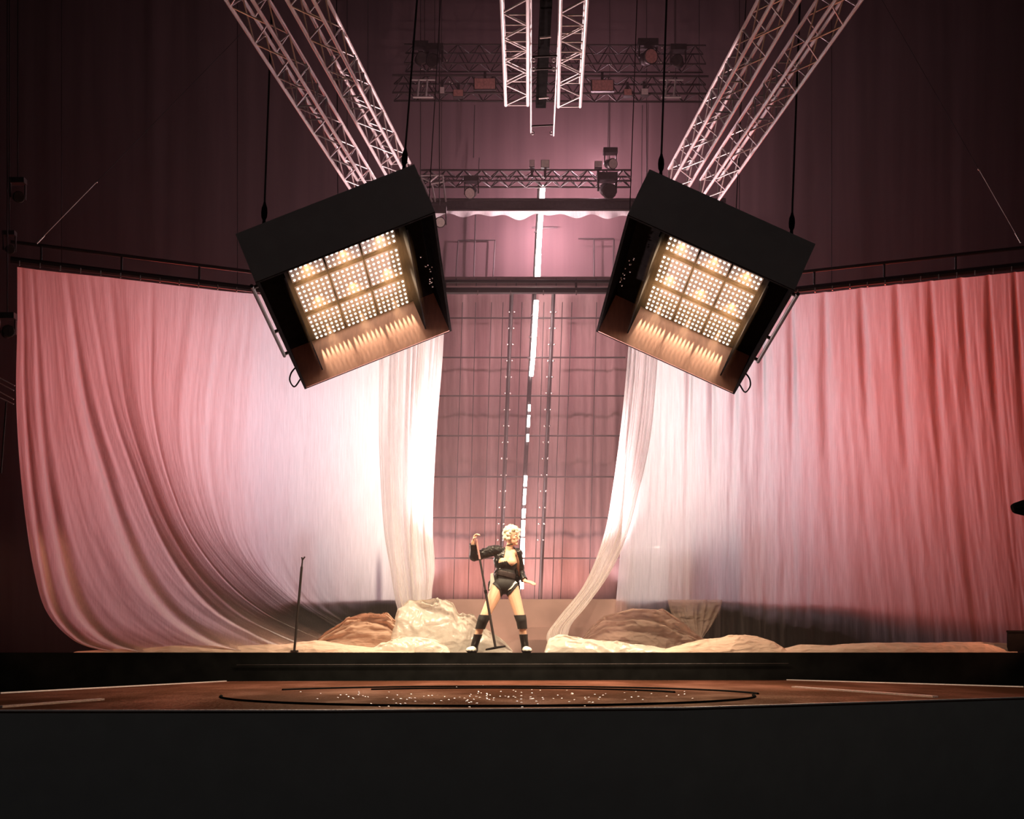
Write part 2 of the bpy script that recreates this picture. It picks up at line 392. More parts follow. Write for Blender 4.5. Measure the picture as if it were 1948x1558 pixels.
# ------------------------------------------------------------------ draped sheets
def sheet(name, label, net, nu, nv, folds, mat, cat='curtain', extra=None, pin=True):
    """net[u][v] = (px, py, depth); folds = (amp, freq_u, freq_v, seed) list; displaced along the depth"""
    A = spline(np.asarray(net, float), nu)
    A = spline(A.transpose(1, 0, 2), nv).transpose(1, 0, 2)
    S = tospace(A)
    U, V = np.meshgrid(np.linspace(0, 1, nu), np.linspace(0, 1, nv), indexing='ij')
    D = np.zeros_like(U)
    for amp, fu, fv, sd, kind in folds:
        w = 0.35 * fbm(U * 3, V * 2.0, sd + 9)
        D += amp * (ridge(U * fu + w, V * fv, sd) if kind == 'r' else 2 * fbm(U * fu + w, V * fv, sd))
    if extra is not None: D += extra(U, V)
    if pin: D *= 0.35 + 0.65 * np.clip(V * 6, 0, 1)
    g = np.hypot(np.gradient(S[..., 0], axis=0), np.gradient(S[..., 2], axis=0))
    D = D * np.clip(g / g[:, :2].mean(), 0.2, 1.0)
    S[..., 1] = np.minimum(S[..., 1] - D, 19.17)
    S[..., 2] = np.maximum(S[..., 2], ZC - 0.008)
    o = MB().grid(S).build(name, mat, None, True, at=tuple(S[nu // 2, 0]))
    return meta(o, label, cat)
def col(pts, top, Ys, p=None):                  # columns of (x, y); depth eased from rail to floor
    out = []
    n = len(pts)
    for k, (x, y) in enumerate(pts):
        t = k / (n - 1); s = t ** p if p else t * t * (3 - 2 * t)
        out.append((x, y, top * (1 - s) + Ys * s))
    return out
LC = [
    col([(33, 508), (33, 620), (31, 740), (36, 860), (48, 980), (66, 1090), (90, 1165), (140, 1218), (200, 1239)], 18.2, 18.05),
    col([(95, 516), (105, 640), (115, 760), (135, 880), (165, 1000), (205, 1100), (255, 1170), (315, 1216), (380, 1239)], 18.33, 18.1),
    col([(160, 523), (180, 650), (205, 780), (245, 900), (290, 1010), (345, 1100), (410, 1165), (490, 1210), (560, 1238)], 18.48, 18.2),
    col([(260, 534), (262, 660), (270, 780), (300, 900), (345, 1010), (410, 1100), (490, 1165), (580, 1208), (660, 1238)], 18.7, 18.55, 3),
    col([(360, 546), (345, 660), (335, 780), (350, 900), (390, 1010), (450, 1090), (520, 1155), (610, 1205), (690, 1238)], 18.9, 18.9, 5),
    col([(470, 558), (455, 660), (440, 780), (435, 900), (450, 1010), (490, 1085), (560, 1150), (650, 1205), (720, 1238)], 19.1, 19.05, 5),
    col([(600, 565), (590, 660), (580, 780), (572, 900), (568, 1010), (575, 1085), (610, 1150), (690, 1205), (745, 1238)], 19.15, 19.05, 5),
    col([(800, 566), (794, 660), (788, 780), (782, 900), (780, 1010), (780, 1085), (782, 1150), (785, 1205), (790, 1238)], 19.15, 19.1, 5)]
def lx(U, V):
    D = 0
    for c, w, a in ((0.075, 0.010, 0.09), (0.215, 0.014, 0.11), (0.30, 0.010, 0.05), (0.47, 0.008, 0.05), (0.36, 0.012, 0.06), (0.03, 0.008, 0.06)):
        D = D + 1.35 * a * np.exp(-((U - c - 0.01 * np.sin(V * 5)) / w) ** 2) * np.clip(0.3 + V, 0, 1)
    return D
sheet('curtain', 'huge backlit pink silk curtain on the left, swept aside onto the stage floor', LC, 420, 150,
      [(0.11, 9, 0.8, 1, 'f'), (0.020, 30, 1.5, 2, 'r'), (0.010, 80, 8, 3, 'f')], M['curtain'], extra=lx)
RC = []
for x, dx in ((1205, -42), (1270, -24), (1340, -4), (1420, 0), (1520, 14), (1640, 50), (1760, 65), (1860, 70), (1950, 60), (2040, 50)):
    y, Y = rail_y(x)
    RC.append(col([(x + dx * (k / 7) ** 1.5, y + (1238 - y) * k / 7) for k in range(8)], Y, min(Y - 0.03, 19.12)))
def rx(U, V):
    D = 0
    for k in range(14):
        c = 0.18 + k * 0.062; D = D + 0.10 * np.exp(-((U - c - 0.006 * math.sin(k * 2.3) * V) / (0.005 + 0.012 * V)) ** 2) * np.exp(-((V - 0.08) / 0.40) ** 2)
    return D
sheet('curtain', 'huge backlit pink silk curtain on the right hanging in straight fine pleats', RC, 420, 110,
      [(0.10, 12, 0.7, 11, 'f'), (0.050, 44, 1.6, 12, 'r'), (0.018, 110, 7, 13, 'f')], M['curtain'], extra=rx)
LB = []
for k in range(6):
    t = k / 5
    a = np.array([(722, 565), (722, 700), (722, 850), (730, 1000), (742, 1080), (752, 1140), (765, 1190), (775, 1236)], float)
    c = np.array([(848, 565), (842, 690), (833, 800), (826, 920), (824, 1010), (828, 1080), (822, 1140), (815, 1190)], float)
    c[7] = (830, 1236)
    p = a * (1 - t) + c * t
    LB.append(col(p.tolist(), 19.05, 18.7))
sheet('drape', 'narrow bright white drape at the inner edge of the left curtain', LB, 150, 90,
      [(0.20, 9, 0.5, 21, 'r'), (0.05, 24, 0.8, 22, 'r')], M['swag'])
RB = []
a = np.array([(1200, 565), (1195, 660), (1182, 800), (1165, 930), (1148, 1020), (1112, 1110), (1062, 1175), (1040, 1208), (1046, 1237)], float)
c = np.array([(1258, 565), (1250, 690), (1237, 830), (1216, 930), (1192, 1020), (1160, 1090), (1118, 1150), (1085, 1192), (1078, 1237)], float)
for k in range(6):
    t = k / 5; RB.append(col((a * (1 - t) + c * t).tolist(), 19.1, 18.3))
sheet('drape', 'white silk swag right of the steps, swept leftward down to the floor', RB, 120, 110,
      [(0.14, 8, 0.5, 31, 'r'), (0.04, 22, 0.8, 32, 'r')], M['swag'])
RE = []
a = np.array([(1270, 1141), (1274, 1160), (1286, 1180), (1304, 1200), (1326, 1216)], float)
c = np.array([(1374, 1141), (1370, 1158), (1360, 1178), (1348, 1198), (1334, 1216)], float)
for k in range(5):
    t = k / 4; RE.append(col((a * (1 - t) + c * t).tolist(), 19.12, 18.8))
sheet('drape', 'small sheer fold hanging before the dark riser right of the swag', RE, 60, 70,
      [(0.12, 7, 0.8, 41, 'r')], M['veil'])

def mound(name, label, crest, Y0, Y1, nu, nv, amp, mat, seed, fu=10, fv=3, lean=0.5, rough=0.04):
    crest = np.asarray(crest, float)
    C = np.empty((nu, 2)); xs_ = np.linspace(crest[0, 0], crest[-1, 0], nu)
    C[:, 0] = xs_; C[:, 1] = np.interp(xs_, crest[:, 0], crest[:, 1])
    Ym = Y0 * (1 - lean) + Y1 * lean
    hgt = np.maximum((HZ - C[:, 1]) / F * Ym, 0.004); X = (C[:, 0] - W / 2) / F * Ym
    v = np.linspace(0, 1, nv); U, V = np.meshgrid(np.linspace(0, 1, nu), v, indexing='ij')
    S = np.empty((nu, nv, 3))
    wq = 1.4 * fbm(U * 3, V * 2, seed + 3); r = ridge(U * fu * 0.45 + wq, V * fv * 0.8 + U * 2.5 + wq, seed, 2)
    n = fbm(U * fu * 1.2 + wq, V * fv * 1.5 + wq, seed + 5, 3)
    prof = np.sin(np.pi * V) ** 0.65
    S[..., 0] = X[:, None] + 0.25 * amp * n
    S[..., 1] = Y0 + (Y1 - Y0) * V - amp * (r - 0.4) * np.sin(np.pi * V)
    S[..., 2] = ZC - 0.008 + hgt[:, None] * prof * (0.92 + 0.14 * (r - 0.4)) + rough * n * prof
    cr = ridge(U * fu * 0.9 + 2 * wq, V * fv * 1.4 + wq + U, seed + 8, 3) ** 2
    env = np.sin(np.pi * np.clip(U, 0, 1)) ** 0.5 * np.sin(np.pi * V)
    S[..., 1] -= 0.9 * amp * cr * env; S[..., 2] += 0.28 * amp * (cr - 0.25) * env
    S[..., 2] = np.maximum(S[..., 2], ZC - 0.008)
    o = MB().grid(S).build(name, mat, None, True, at=tuple(S[nu // 2, nv // 2]))
    return meta(o, label, 'fabric')
mound('fabric_pile', 'tall cream pile of crumpled translucent film beside the person', [(740, 1238), (748, 1185), (758, 1148), (778, 1133), (810, 1140), (838, 1136), (862, 1142), (872, 1163), (902, 1166), (918, 1188), (934, 1202), (958, 1220), (974, 1238)], 18.25, 19.0, 170, 70, 0.22, M['heap'], 51, 7, 4, rough=0.05)
mound('fabric_pile', 'low pale crumpled film at the stage edge in front of the tall pile', [(700, 1238), (724, 1222), (752, 1211), (790, 1208), (825, 1214), (850, 1230), (856, 1238)], 18.0, 18.3, 90, 30, 0.10, M['heap'], 52)
mound('fabric_pile', 'long salmon silk train lying along the left stage edge', [(150, 1238), (220, 1232), (330, 1226), (450, 1225), (540, 1224), (600, 1216), (660, 1224), (740, 1233), (790, 1238)], 17.98, 18.4, 220, 30, 0.06, M['puddle'], 53, 14, 3, rough=0.02)
mound('fabric_pile', 'rumpled salmon silk folds rising left of the cream pile', [(585, 1238), (610, 1212), (640, 1190), (670, 1172), (705, 1164), (740, 1166), (765, 1190), (790, 1238)], 18.4, 18.95, 130, 70, 0.36, M['puddle2'], 54, 2, 9, rough=0.05)
mound('fabric_pile', 'pale silk tail of the right swag curled on the floor', [(1036, 1238), (1044, 1212), (1062, 1204), (1100, 1212), (1160, 1218), (1220, 1224), (1290, 1238)], 18.02, 18.4, 120, 30, 0.12, M['heap'], 55, 9, 3)
mound('fabric_pile', 'brown sheer folds heaped right of the swag before the riser', [(1090, 1238), (1120, 1195), (1150, 1165), (1200, 1152), (1260, 1160), (1300, 1190), (1330, 1214), (1380, 1238)], 18.45, 18.95, 150, 60, 0.34, M['veil'], 56, 3, 8, rough=0.06)
mound('fabric_pile', 'rounded tan silk hump at the right stage edge', [(1250, 1238), (1300, 1222), (1350, 1212), (1400, 1205), (1440, 1207), (1470, 1217), (1490, 1231), (1500, 1238)], 18.0, 18.4, 120, 30, 0.08, M['puddle'], 57, 7, 3)
mound('fabric_pile', 'thin silk train trailing to the far right stage edge', [(1470, 1238), (1520, 1224), (1580, 1226), (1620, 1222), (1680, 1220), (1760, 1221), (1860, 1219), (1925, 1222)], 18.0, 18.4, 160, 24, 0.05, M['puddle'], 58, 12, 3, rough=0.02)

# ------------------------------------------------------------------ hanging light boxes
def light_box(label, NL, NR, FL, FR, TL, d1, d3, d2, led, cables, loop, side):
    nl, nr, fl, fr, tl = P(*NL, d1), P(*NR, d1), P(*FL, d3), P(*FR, d3), P(*TL, d2)
    w = ((nr - nl) + (fr - fl)) / 2; a = ((fl - nl) + (fr - nr)) / 2
    wl, al = w.length, a.length; a.normalize()
    w = (w - a * w.dot(a)).normalized(); bdir = w.cross(a).normalized()
    bl = abs((tl - nl).dot(bdir)); c0 = (nl + nr + fl + fr) / 4
    Q = lambda u, v, t: c0 + w * (u * wl / 2) + a * (v * al / 2) + bdir * (t * bl)
    T = 0.03
    t = thing('light_box', label, 'stage light', Q(0, 0, 1))
    def slab(name, u0, u1, v0, v1, t0, t1, mat):
        return MB().box(Q((u0 + u1) / 2, (v0 + v1) / 2, (t0 + t1) / 2), w * (u1 - u0) * wl / 4, a * (v1 - v0) * al / 4, bdir * (t1 - t0) * bl / 2).build(name, mat, t)
    eu, ev = 2 * T / wl, 2 * T / al
    slab('front_panel', -1, 1, -1, -1 + ev, 0, 1, M['black'])
    slab('front_skin', -1, 1, -1 - 0.006 / al, -1, 0.015, 1, M['front'])
    for q in (-1, 1):
        e = led[0] + q * (led[1] + 0.05)
        slab('added_baffle', e - 0.008, e + 0.008, -0.75, 1 - 2 * ev, 0.22, 0.95, M['black'])  # added unseen fins that keep the modules' light off the box sides
    fp = slab('rear_panel', -1, 1, 1 - ev, 1, 0, 1, M['black'])
    slab('rear_lining', -1 + eu, 1 - eu, 1 - 1.5 * ev, 1 - ev, 0.0, 0.93, M['lining'])['label'] = 'pale inner rear wall washed by the lamps'
    slab('side_panel', -1, -1 + eu, -1 + ev, 1 - ev, 0, 1, M['black'])
    slab('side_panel', 1 - eu, 1, -1 + ev, 1 - ev, 0, 1, M['black'])
    slab('top_panel', -1 + eu, 1 - eu, -1 + ev, 1 - ev, 1 - T / bl, 1, M['black'])
    # three by three lamp modules on the inside of the top
    uc, uw, v1 = led; v0 = -0.55; tz = 1 - T / bl
    v0 = -0.62; mv = (v1 - v0) / 3; mu = uw * 2 / 3
    for i in range(3):
        for j in range(3):
            u0 = uc - uw + i * mu + 0.012; u1 = uc - uw + (i + 1) * mu - 0.012
            q0 = v0 + j * mv + 0.035; q1 = v0 + (j + 1) * mv - 0.035
            m = MB().box(Q((u0 + u1) / 2, (q0 + q1) / 2, tz - 0.02), w * (u1 - u0) * wl / 4, a * (q1 - q0) * al / 4, bdir * 0.02).build('lamp_module', M['board'], t)
            lb = MB()
            for p in range(7):
                for q in range(6):
                    c = Q(u0 + (u1 - u0) * (p + 0.5) / 7, q0 + (q1 - q0) * (q + 0.5) / 6, tz - 0.06)
                    lb.ball(c, 0.0145, 8, 6)
            l = lb.build('lamp_lenses', M['lens'], m, True); l['kind'] = 'stuff'
            lamp('SPOT', Q((u0 + u1) / 2, (q0 + q1) / 2, tz - 0.09), 430, WARM, 0.0145, Q((u0 + u1) / 2, (q0 + q1) / 2, tz - 1.0), spot=math.radians(130) if j < 2 else math.radians(50), blend=1.0)
        for p in range(7):
            u0 = uc - uw + i * mu + 0.012; u1 = uc - uw + (i + 1) * mu - 0.012
            u = u0 + (u1 - u0) * (p + 0.5) / 7
            lamp('SPOT', Q(u, 1 - 1.5 * ev - 0.015, tz - 0.08), 42, WARM, 0.004, Q(u, 1 - 1.5 * ev + 0.005, -0.2), spot=math.radians(17), blend=1.0)
    hb = MB().box(Q(uc, 0.12, 0.50), w * (uw * wl / 2 * 1.12), a * (al / 2 * 0.82), bdir * (0.40 * bl)).build('beam_haze', M['boxhaze'], t)
    hb['kind'] = 'stuff'
    # side rail and hanging gear
    s = side
    rod('side_rail', ROD['pipe'], Q(s * 1.05, -0.98, 0.0), Q(s * 1.05, 0.25, 0.0), 0.022, t)
    for v in (-0.95, -0.2, 0.22): rod('rail_bracket', ROD['pipe'], Q(s * 0.99, v, 0.0), Q(s * 1.05, v, 0.0), 0.02, t)
    pts = [Q(s * 1.0, 0.62, 0.1), Q(s * 1.07, 0.60, 0.0), Q(s * 1.12, 0.68, -0.05), Q(s * 1.10, 0.8, -0.08), Q(s * 1.0, 0.82, 0.05)]
    MB().tube([Vector(p) for p in spline(np.array([tuple(p) for p in pts]), 16)], 0.010, 6).build('cable_loop', M['black'], t)
    gr = random.Random(int(NL[0]))
    for uu, vv, nn in ((-0.9 * -s * -1, 0.2, 7), (0.86 * -s, 0.1, 7)):
        for k in range(nn):
            c = Q(uu + gr.uniform(-0.03, 0.03), vv + gr.uniform(-0.25, 0.15), 0.25 + gr.uniform(0, .3))
            MB().ball(c, 0.012, 6, 4).build('light_speck', M['bright'], t)  # bright beads standing in for specks of reflected light
    for (u, v, x1, y1, thick) in cables:
        p = Q(u, v, 1.0); top = P(x1, y1, p.y)
        top = p + (top - p) * 1.0
        rod('cable', ROD['pipe'], p, top, 0.011 if thick else 0.006, t)
        d = (top - p).normalized()
        if thick:
            sh = MB().tube([p, p + d * 0.03, p + d * 0.07, p + d * 0.12, p + d * 0.15, p + d * 0.2, p + d * 0.25, p + d * 0.29, p + d * 0.31], [0.03, 0.035, 0.02, 0.016, 0.03, 0.034, 0.03, 0.016, 0.012], 8)
            sh.build('shackle', M['black'], t, True)
    return t
light_box('big black open light box tilted down to the right, hanging on the left', (487, 540), (828, 402), (582, 745), (858, 625), (445, 450), 14.5, 17.7, 14.6,
          (0.0, 0.65, 0.985), [(-0.72, -0.9, 520, -60, True), (0.86, -0.9, 795, -20, True), (-0.2, 0.5, 640, -60, False), (0.9, 0.7, 842, -60, False)], None, -1)
light_box('big black open light box tilted down to the left, hanging on the right', (1193, 409), (1511, 553), (1135, 627), (1395, 754), (1248, 327), 14.5, 17.5, 14.6,
          (0.06, 0.62, 0.985), [(-0.84, -0.9, 1270, -60, True), (0.75, -0.9, 1524, -60, True), (-0.9, 0.6, 1214, -60, False), (0.55, 0.6, 1422, -60, False)], None, 1)

# ------------------------------------------------------------------ overhead trusses
def truss(label, p0, p1, wdt, hgt, bays, mat='alu', r=0.019, rb=0.009, group=None, name='truss', top=True, frames=(), hang=(0.1, 0.9)):
    p0, p1 = Vector(p0), Vector(p1); d = p1 - p0; L = d.length; d.normalize()
    sd = d.cross(Vector((0, 0, 1))).normalized(); up = sd.cross(d).normalized()
    t = thing(name, label, 'truss', p0, group)
    C = {}
    for i in (0, 1):
        for j in (0, 1):
            off = sd * (i - 0.5) * wdt + up * j * hgt; C[i, j] = off
            rod('chord', ROD[mat], p0 + off, p1 + off, r, t)
    for k in range(bays):
        a = p0 + d * L * k / bays; m = p0 + d * L * (k + 0.5) / bays; e = p0 + d * L * (k + 1) / bays
        for (A_, B_) in (((0, 0), (1, 0)), ((0, 1), (1, 1)), ((0, 0), (0, 1)), ((1, 0), (1, 1))):
            if not top and A_ == (0, 1): continue
            rod('brace', ROD[mat], a + C[A_], m + C[B_], rb, t); rod('brace', ROD[mat], m + C[B_], e + C[A_], rb, t)
    for f in hang:
        a = p0 + d * L * f + up * hgt; rod('hanger', ROD['steel'], a, (a.x, a.y, 13.6), 0.005, t)
    for f in frames:
        a = p0 + d * L * f
        for (A_, B_) in (((0, 0), (1, 0)), ((0, 1), (1, 1)), ((0, 0), (0, 1)), ((1, 0), (1, 1))):
            rod('brace', ROD[mat], a + C[A_], a + C[B_], rb, t)
    return t
def ymid(y): return 12.5 * 1240 / (1240 - y)
def tr_px(label, xa, xb, yb, bays, hgt=0.26, wdt=0.24, frames=(0.42, 0.5, 0.56, 1.0)):
    """xa, xb: centre column at the frame's top and at row yb"""
    Yb = ymid(yb); p = P(xa, 0, 12.5); q = P(xb, yb, Yb); p0 = q + (p - q) * 1.12
    return truss(label, p0, q, wdt, hgt, bays, frames=frames, hang=(0.02,))
tr_px('outer aluminium truss on the left, running back above the left box', 455, 697, 380, 8)
tr_px('inner aluminium truss on the left, running back above the left box', 571, 762, 350, 8)
tr_px('left of the two short central aluminium trusses', 979, 983, 200, 5)
tr_px('right of the two short central aluminium trusses', 1092, 1083, 203, 5)
tr_px('inner aluminium truss on the right, running back above the right box', 1496, 1290, 360, 8)
tr_px('outer aluminium truss on the right, running back above the right box', 1614, 1350, 380, 8)

lamp('SPOT', P(1030, 246, 16.2), 160, (1.0, 0.6, 0.6), 0.015, P(1030, 160, 20.6), spot=math.radians(110), blend=0.8)  # added spot that brightens the dim back truss
# dark central gantry between the short trusses
g = thing('gantry', 'dark central gantry with two thin side rods between the short trusses', 'gantry', P(1030, 120, 15.0))
rod('side_rod', ROD['alu'], P(1010, -40, 12.6), P(1010, 252, 16.2), 0.010, g)
rod('side_rod', ROD['alu'], P(1068, -40, 12.6), P(1053, 258, 16.2), 0.010, g)
MB().box(P(1036, 60, 14.2), (0.06, 0, 0), (0, 1.9, 0), (0, 0, 0.04)).build('spine', M['black'], g)
for y, x0, x1, Y in ((72, 1027, 1048, 13.4), (187, 1025, 1044, 14.9), (108, 1012, 1060, 13.8), (132, 1012, 1059, 14.1), (240, 1011, 1054, 16.0)):
    rod('cross_bar', ROD['alu'] if x0 > 1020 else ROD['steel'], P(x0, y, Y), P(x1, y - 2, Y), 0.011, g)
for x, y, Y in ((1015, 114, 13.8), (1054, 114, 13.8), (1015, 131, 14.0), (1054, 131, 14.0), (1013, 253, 16.2), (1049, 253, 16.2)):
    c = P(x, y, Y); MB().tube([c + Vector((0.018 * math.cos(k * math.pi / 5), 0, 0.018 * math.sin(k * math.pi / 5))) for k in range(11)], 0.006, 6).build('eye_ring', M['alu'], g, True)

# ------------------------------------------------------------------ fixtures
def fixture(label, x, y, Y, s=0.16, aim=(0, -1, -0.3), lens='pad', name='moving_light', cat='stage light', up=0.2, group=None, drop=False):
    c = P(x, y, Y); t = thing(name, label, cat, c, group); av = Vector(aim).normalized()
    sx = av.cross(Vector((0, 0, 1))).normalized()
    z = sx.cross(av)
    MB().box(c + Vector((0, 0, up)), (s * 0.8, 0, 0), (0, s * 0.5, 0), (0, 0, s * 0.28)).build('base', M['steel'], t)
    y_ = MB()
    for k in (-1, 1): y_.box(c + sx * k * s * 0.75 + Vector((0, 0, up * 0.45)), sx * s * 0.07, Vector((0, s * 0.15, 0)), Vector((0, 0, up * 0.55)))
    y_.build('yoke', M['steel'], t)
    pts = [c - av * s * 0.7, c - av * s * 0.55, c + av * s * 0.2, c + av * s * 0.55, c + av * s * 0.62]
    MB().tube(pts, [s * 0.3, s * 0.5, s * 0.55, s * 0.62, s * 0.6], 12).build('head', M['steel'], t, True)
    MB().tube([c + av * s * 0.62, c + av * s * 0.66], s * 0.52, 14).build('lens', M[lens], t)
    if drop: rod('hanger', ROD['steel'], c + Vector((0, 0, up)), (c.x, c.y, 13.6), 0.008, t)
    return t
def plate_lamp(label, x0, x1, y0, y1, Y, mat, name='panel_light', down=False):
    c = P((x0 + x1) / 2, (y0 + y1) / 2, Y); t = thing(name, label, 'stage light', c)
    hw = (x1 - x0) / 2 / F * Y; hh = (y1 - y0) / 2 / F * Y
    MB().box(c, (hw, 0, 0), (0, 0.05, 0), (0, 0, hh)).build('housing', M['steel'], t)
    MB().box(c + Vector((0, -0.055, 0)), (hw * 0.9, 0, 0), (0, 0.01, 0), (0, 0, hh * 0.86)).build('face', mat, t)
    MB().box(c + Vector((0, 0.05, -hh - 0.05 if down else hh + 0.06)), (0.02, 0, 0), (0, 0.02, 0), (0, 0, 0.08)).build('clamp', M['steel'], t)
    return t
UY = 20.6
BT = truss('dim upper lighting truss across the back, behind the short trusses', P(748, 184, UY), P(1345, 186, UY), 0.3, 0.26, 14, 'steel', 0.016, 0.008)
truss('upper half of the doubled back truss, near the roof', P(770, 128, UY), P(1340, 130, UY), 0.3, 0.28, 14, 'steel', 0.012, 0.007)
for x, lab in ((804, 'left'), (1276, 'right')):
    t = thing('truss_bracket', f'pale H shaped bracket on the {lab} part of the back truss', 'bracket', P(x, 168, UY - 0.17))
    for dx in (-8, 8): rod('upright', ROD['alu'], P(x + dx - 2, 184, UY - .17), P(x + dx + 1, 152, UY - .17), 0.016, t)
    rod('flange', ROD['alu'], P(x - 18, 185, UY - .17), P(x + 20, 185, UY - .17), 0.016, t)
    rod('flange', ROD['alu'], P(x - 22, 152, UY - .17), P(x + 24, 152, UY - .17), 0.014, t)
plate_lamp('reddish flat panel light left of the central trusses', 901, 944, 151, 173, UY - .2, M['amber'])
plate_lamp('reddish flat panel light right of the central trusses', 1124, 1168, 154, 176, UY - .2, M['amber'])
plate_lamp('small pale square lamp beside the left bracket', 836, 846, 168, 181, UY - .2, M['pad'])
plate_lamp('small pinkish lamp between left bracket and red panel', 862, 882, 173, 186, UY - .2, M['amber'])
plate_lamp('small dim pink lamp right of the right red panel', 1186, 1202, 172, 184, UY - .2, M['amber'])
plate_lamp('small pale square lamp beside the right bracket', 1219, 1233, 171, 183, UY - .2, M['pad'])
fixture('dark moving light hanging at the left of the upper back truss', 826, 118, UY - .24, 0.17, (-0.2, -1, -0.2), 'steel')
fixture('dark moving light hanging near the left bracket', 800, 112, UY - .24, 0.15, (0.3, -1, -0.2), 'steel')
fixture('dark moving light with two pinkish sides near the right cable', 1232, 110, UY - .24, 0.19, (0.4, -1, -0.2), 'amber')
fixture('dark moving light at the right end of the upper back truss', 1290, 118, UY - .24, 0.15, (-0.3, -1, -0.1), 'steel')
sparks = [(791, 86), (825, 90), (797, 114), (801, 115), (817, 114), (824, 115), (850, 115), (802, 131), (821, 131), (827, 131), (804, 163), (822, 163), (1237, 86), (1260, 90), (1265, 90), (1287, 92), (1253, 118), (1258, 118), (1275, 119), (1281, 120), (1163, 122), (1273, 136), (1266, 168), (855, 155), (860, 158)]
for k, (x, y) in enumerate(sparks):
    MB().ball(P(x, y, UY - 0.17), (0.014, 0.014, 0.02), 8, 6).build('glint_bead', M['bright'], BT, True)  # bright beads set where the truss sparkles, as glints
# middle back truss and beams
truss('dim pink middle truss below the lit squares, above the heavy beam', P(800, 350, 21.9), P(1200, 350, 21.9), 0.3, 0.17, 12, 'steel', 0.016, 0.010)
t = thing('end_frame', 'pale ladder frame at the left end of the middle truss', 'frame', P(830, 360, 21.6))
for a, c in (((799, 334), (842, 334)), ((799, 334), (822, 384)), ((842, 334), (848, 384)), ((820, 350), (845, 346)), ((822, 352), (828, 384)), ((803, 338), (818, 346)), ((818, 346), (832, 334))):
    rod('bar', ROD['alu'], P(*a, 21.6), P(*c, 21.6), 0.014, t)
bm_ = thing('beam', 'heavy dark horizontal beam above the pale scalloped cloth', 'beam', P(1010, 390, 21.7))
MB().abox(P(640, 0, 21.7).x, P(1380, 0, 21.7).x, 21.65, 21.85, P(0, 400, 21.7).z, P(0, 379, 21.7).z).build('web', M['steel'], bm_)
for x in (700, 1330): p = P(x, 380, 21.75); rod('hanger', ROD['steel'], p, (p.x, p.y, 13.6), 0.006, bm_)
for y in (380, 399): rod('flange', ROD['steel'], P(640, y, 21.62), P(1380, y, 21.62), 0.02, bm_)
xs = np.linspace(660, 1360, 240); A = np.zeros((240, 8, 3))
low = 411 + 5 * np.sin(xs / 19.0) * np.sin(xs / 71.0) + 3 * np.sin(xs / 8.7 + 1)
for j in range(8):
    A[:, j, 0] = xs; A[:, j, 1] = 401 + (low - 401) * j / 7; A[:, j, 2] = 21.66 - 0.03 * np.sin(xs / 6.0) * j / 7
meta(MB().grid(tospace(A)).build('valance', M['swag'], None, True), 'narrow pale cloth with a wavy lower edge under the beam', 'cloth')
b2 = thing('beam', 'flat greyish beam just above the level curtain pipe', 'beam', P(1000, 536, 21.2))
MB().abox(P(760, 0, 21.2).x, P(1260, 0, 21.2).x, 21.15, 21.3, P(0, 545, 21.2).z, P(0, 528, 21.2).z).build('web', M['wall'], b2)
for x in (800, 1230): p = P(x, 530, 21.22); rod('hanger', ROD['steel'], p, (p.x, p.y, 13.6), 0.006, b2)
for k in range(8): rod('stiffener', ROD['steel'], P(868 + k * 38, 544, 21.13), P(868 + k * 38, 530, 21.13), 0.010, b2)
plate_lamp('pale square lamp left of the tube top', 1007, 1017, 306, 320, 21.7, M['pad'], down=True)
plate_lamp('bright square lamp right above the tube top', 1029, 1045, 306, 321, 21.7, M['white'], down=True)
plate_lamp('pale tilted lamp on the right of the middle truss', 1131, 1145, 308, 321, 21.7, M['pad'], down=True)
fixture('pinkish can light beside the pale tilted lamp', 1161, 312, 21.5, 0.14, (0.5, -1, -0.3), 'pad')
fixture('small can light hanging under the left of the middle truss', 897, 366, 21.5, 0.15, (-0.3, -1, -0.5), 'pad')
fixture('large dim can light hanging under the right of the middle truss', 1155, 362, 21.5, 0.2, (0.3, -1, -0.5), 'steel')
fixture('bright little lamp peeking out beside the left box', 836, 424, 20.2, 0.13, (0.2, -1, -0.2), 'white', drop=True)
# ducts and frames fixed to the back wall
wbk = bpy.data.objects['wall_back']; ORG[wbk] = Vector((0, 0, 0))
for a, c in (((872, 457), (942, 457)), ((872, 457), (867, 530)), ((942, 457), (938, 530)), ((1100, 454), (1168, 454)), ((1130, 454), (1130, 528)), ((1168, 454), (1166, 528)), ((905, 400), (901, 545)), ((1012, 433), (1060, 433))):
    rod('conduit', ROD['steel'], P(*a, 23.48), P(*c, 23.48), 0.012, wbk)
for x, y0, y1 in ((903, 200, 300), (1158, 190, 310), (912, 300, 340), (1222, 200, 380)):
    rod('conduit', ROD['steel'], P(x, y0, 23.45), P(x - 2, y1, 23.45), 0.008, wbk)

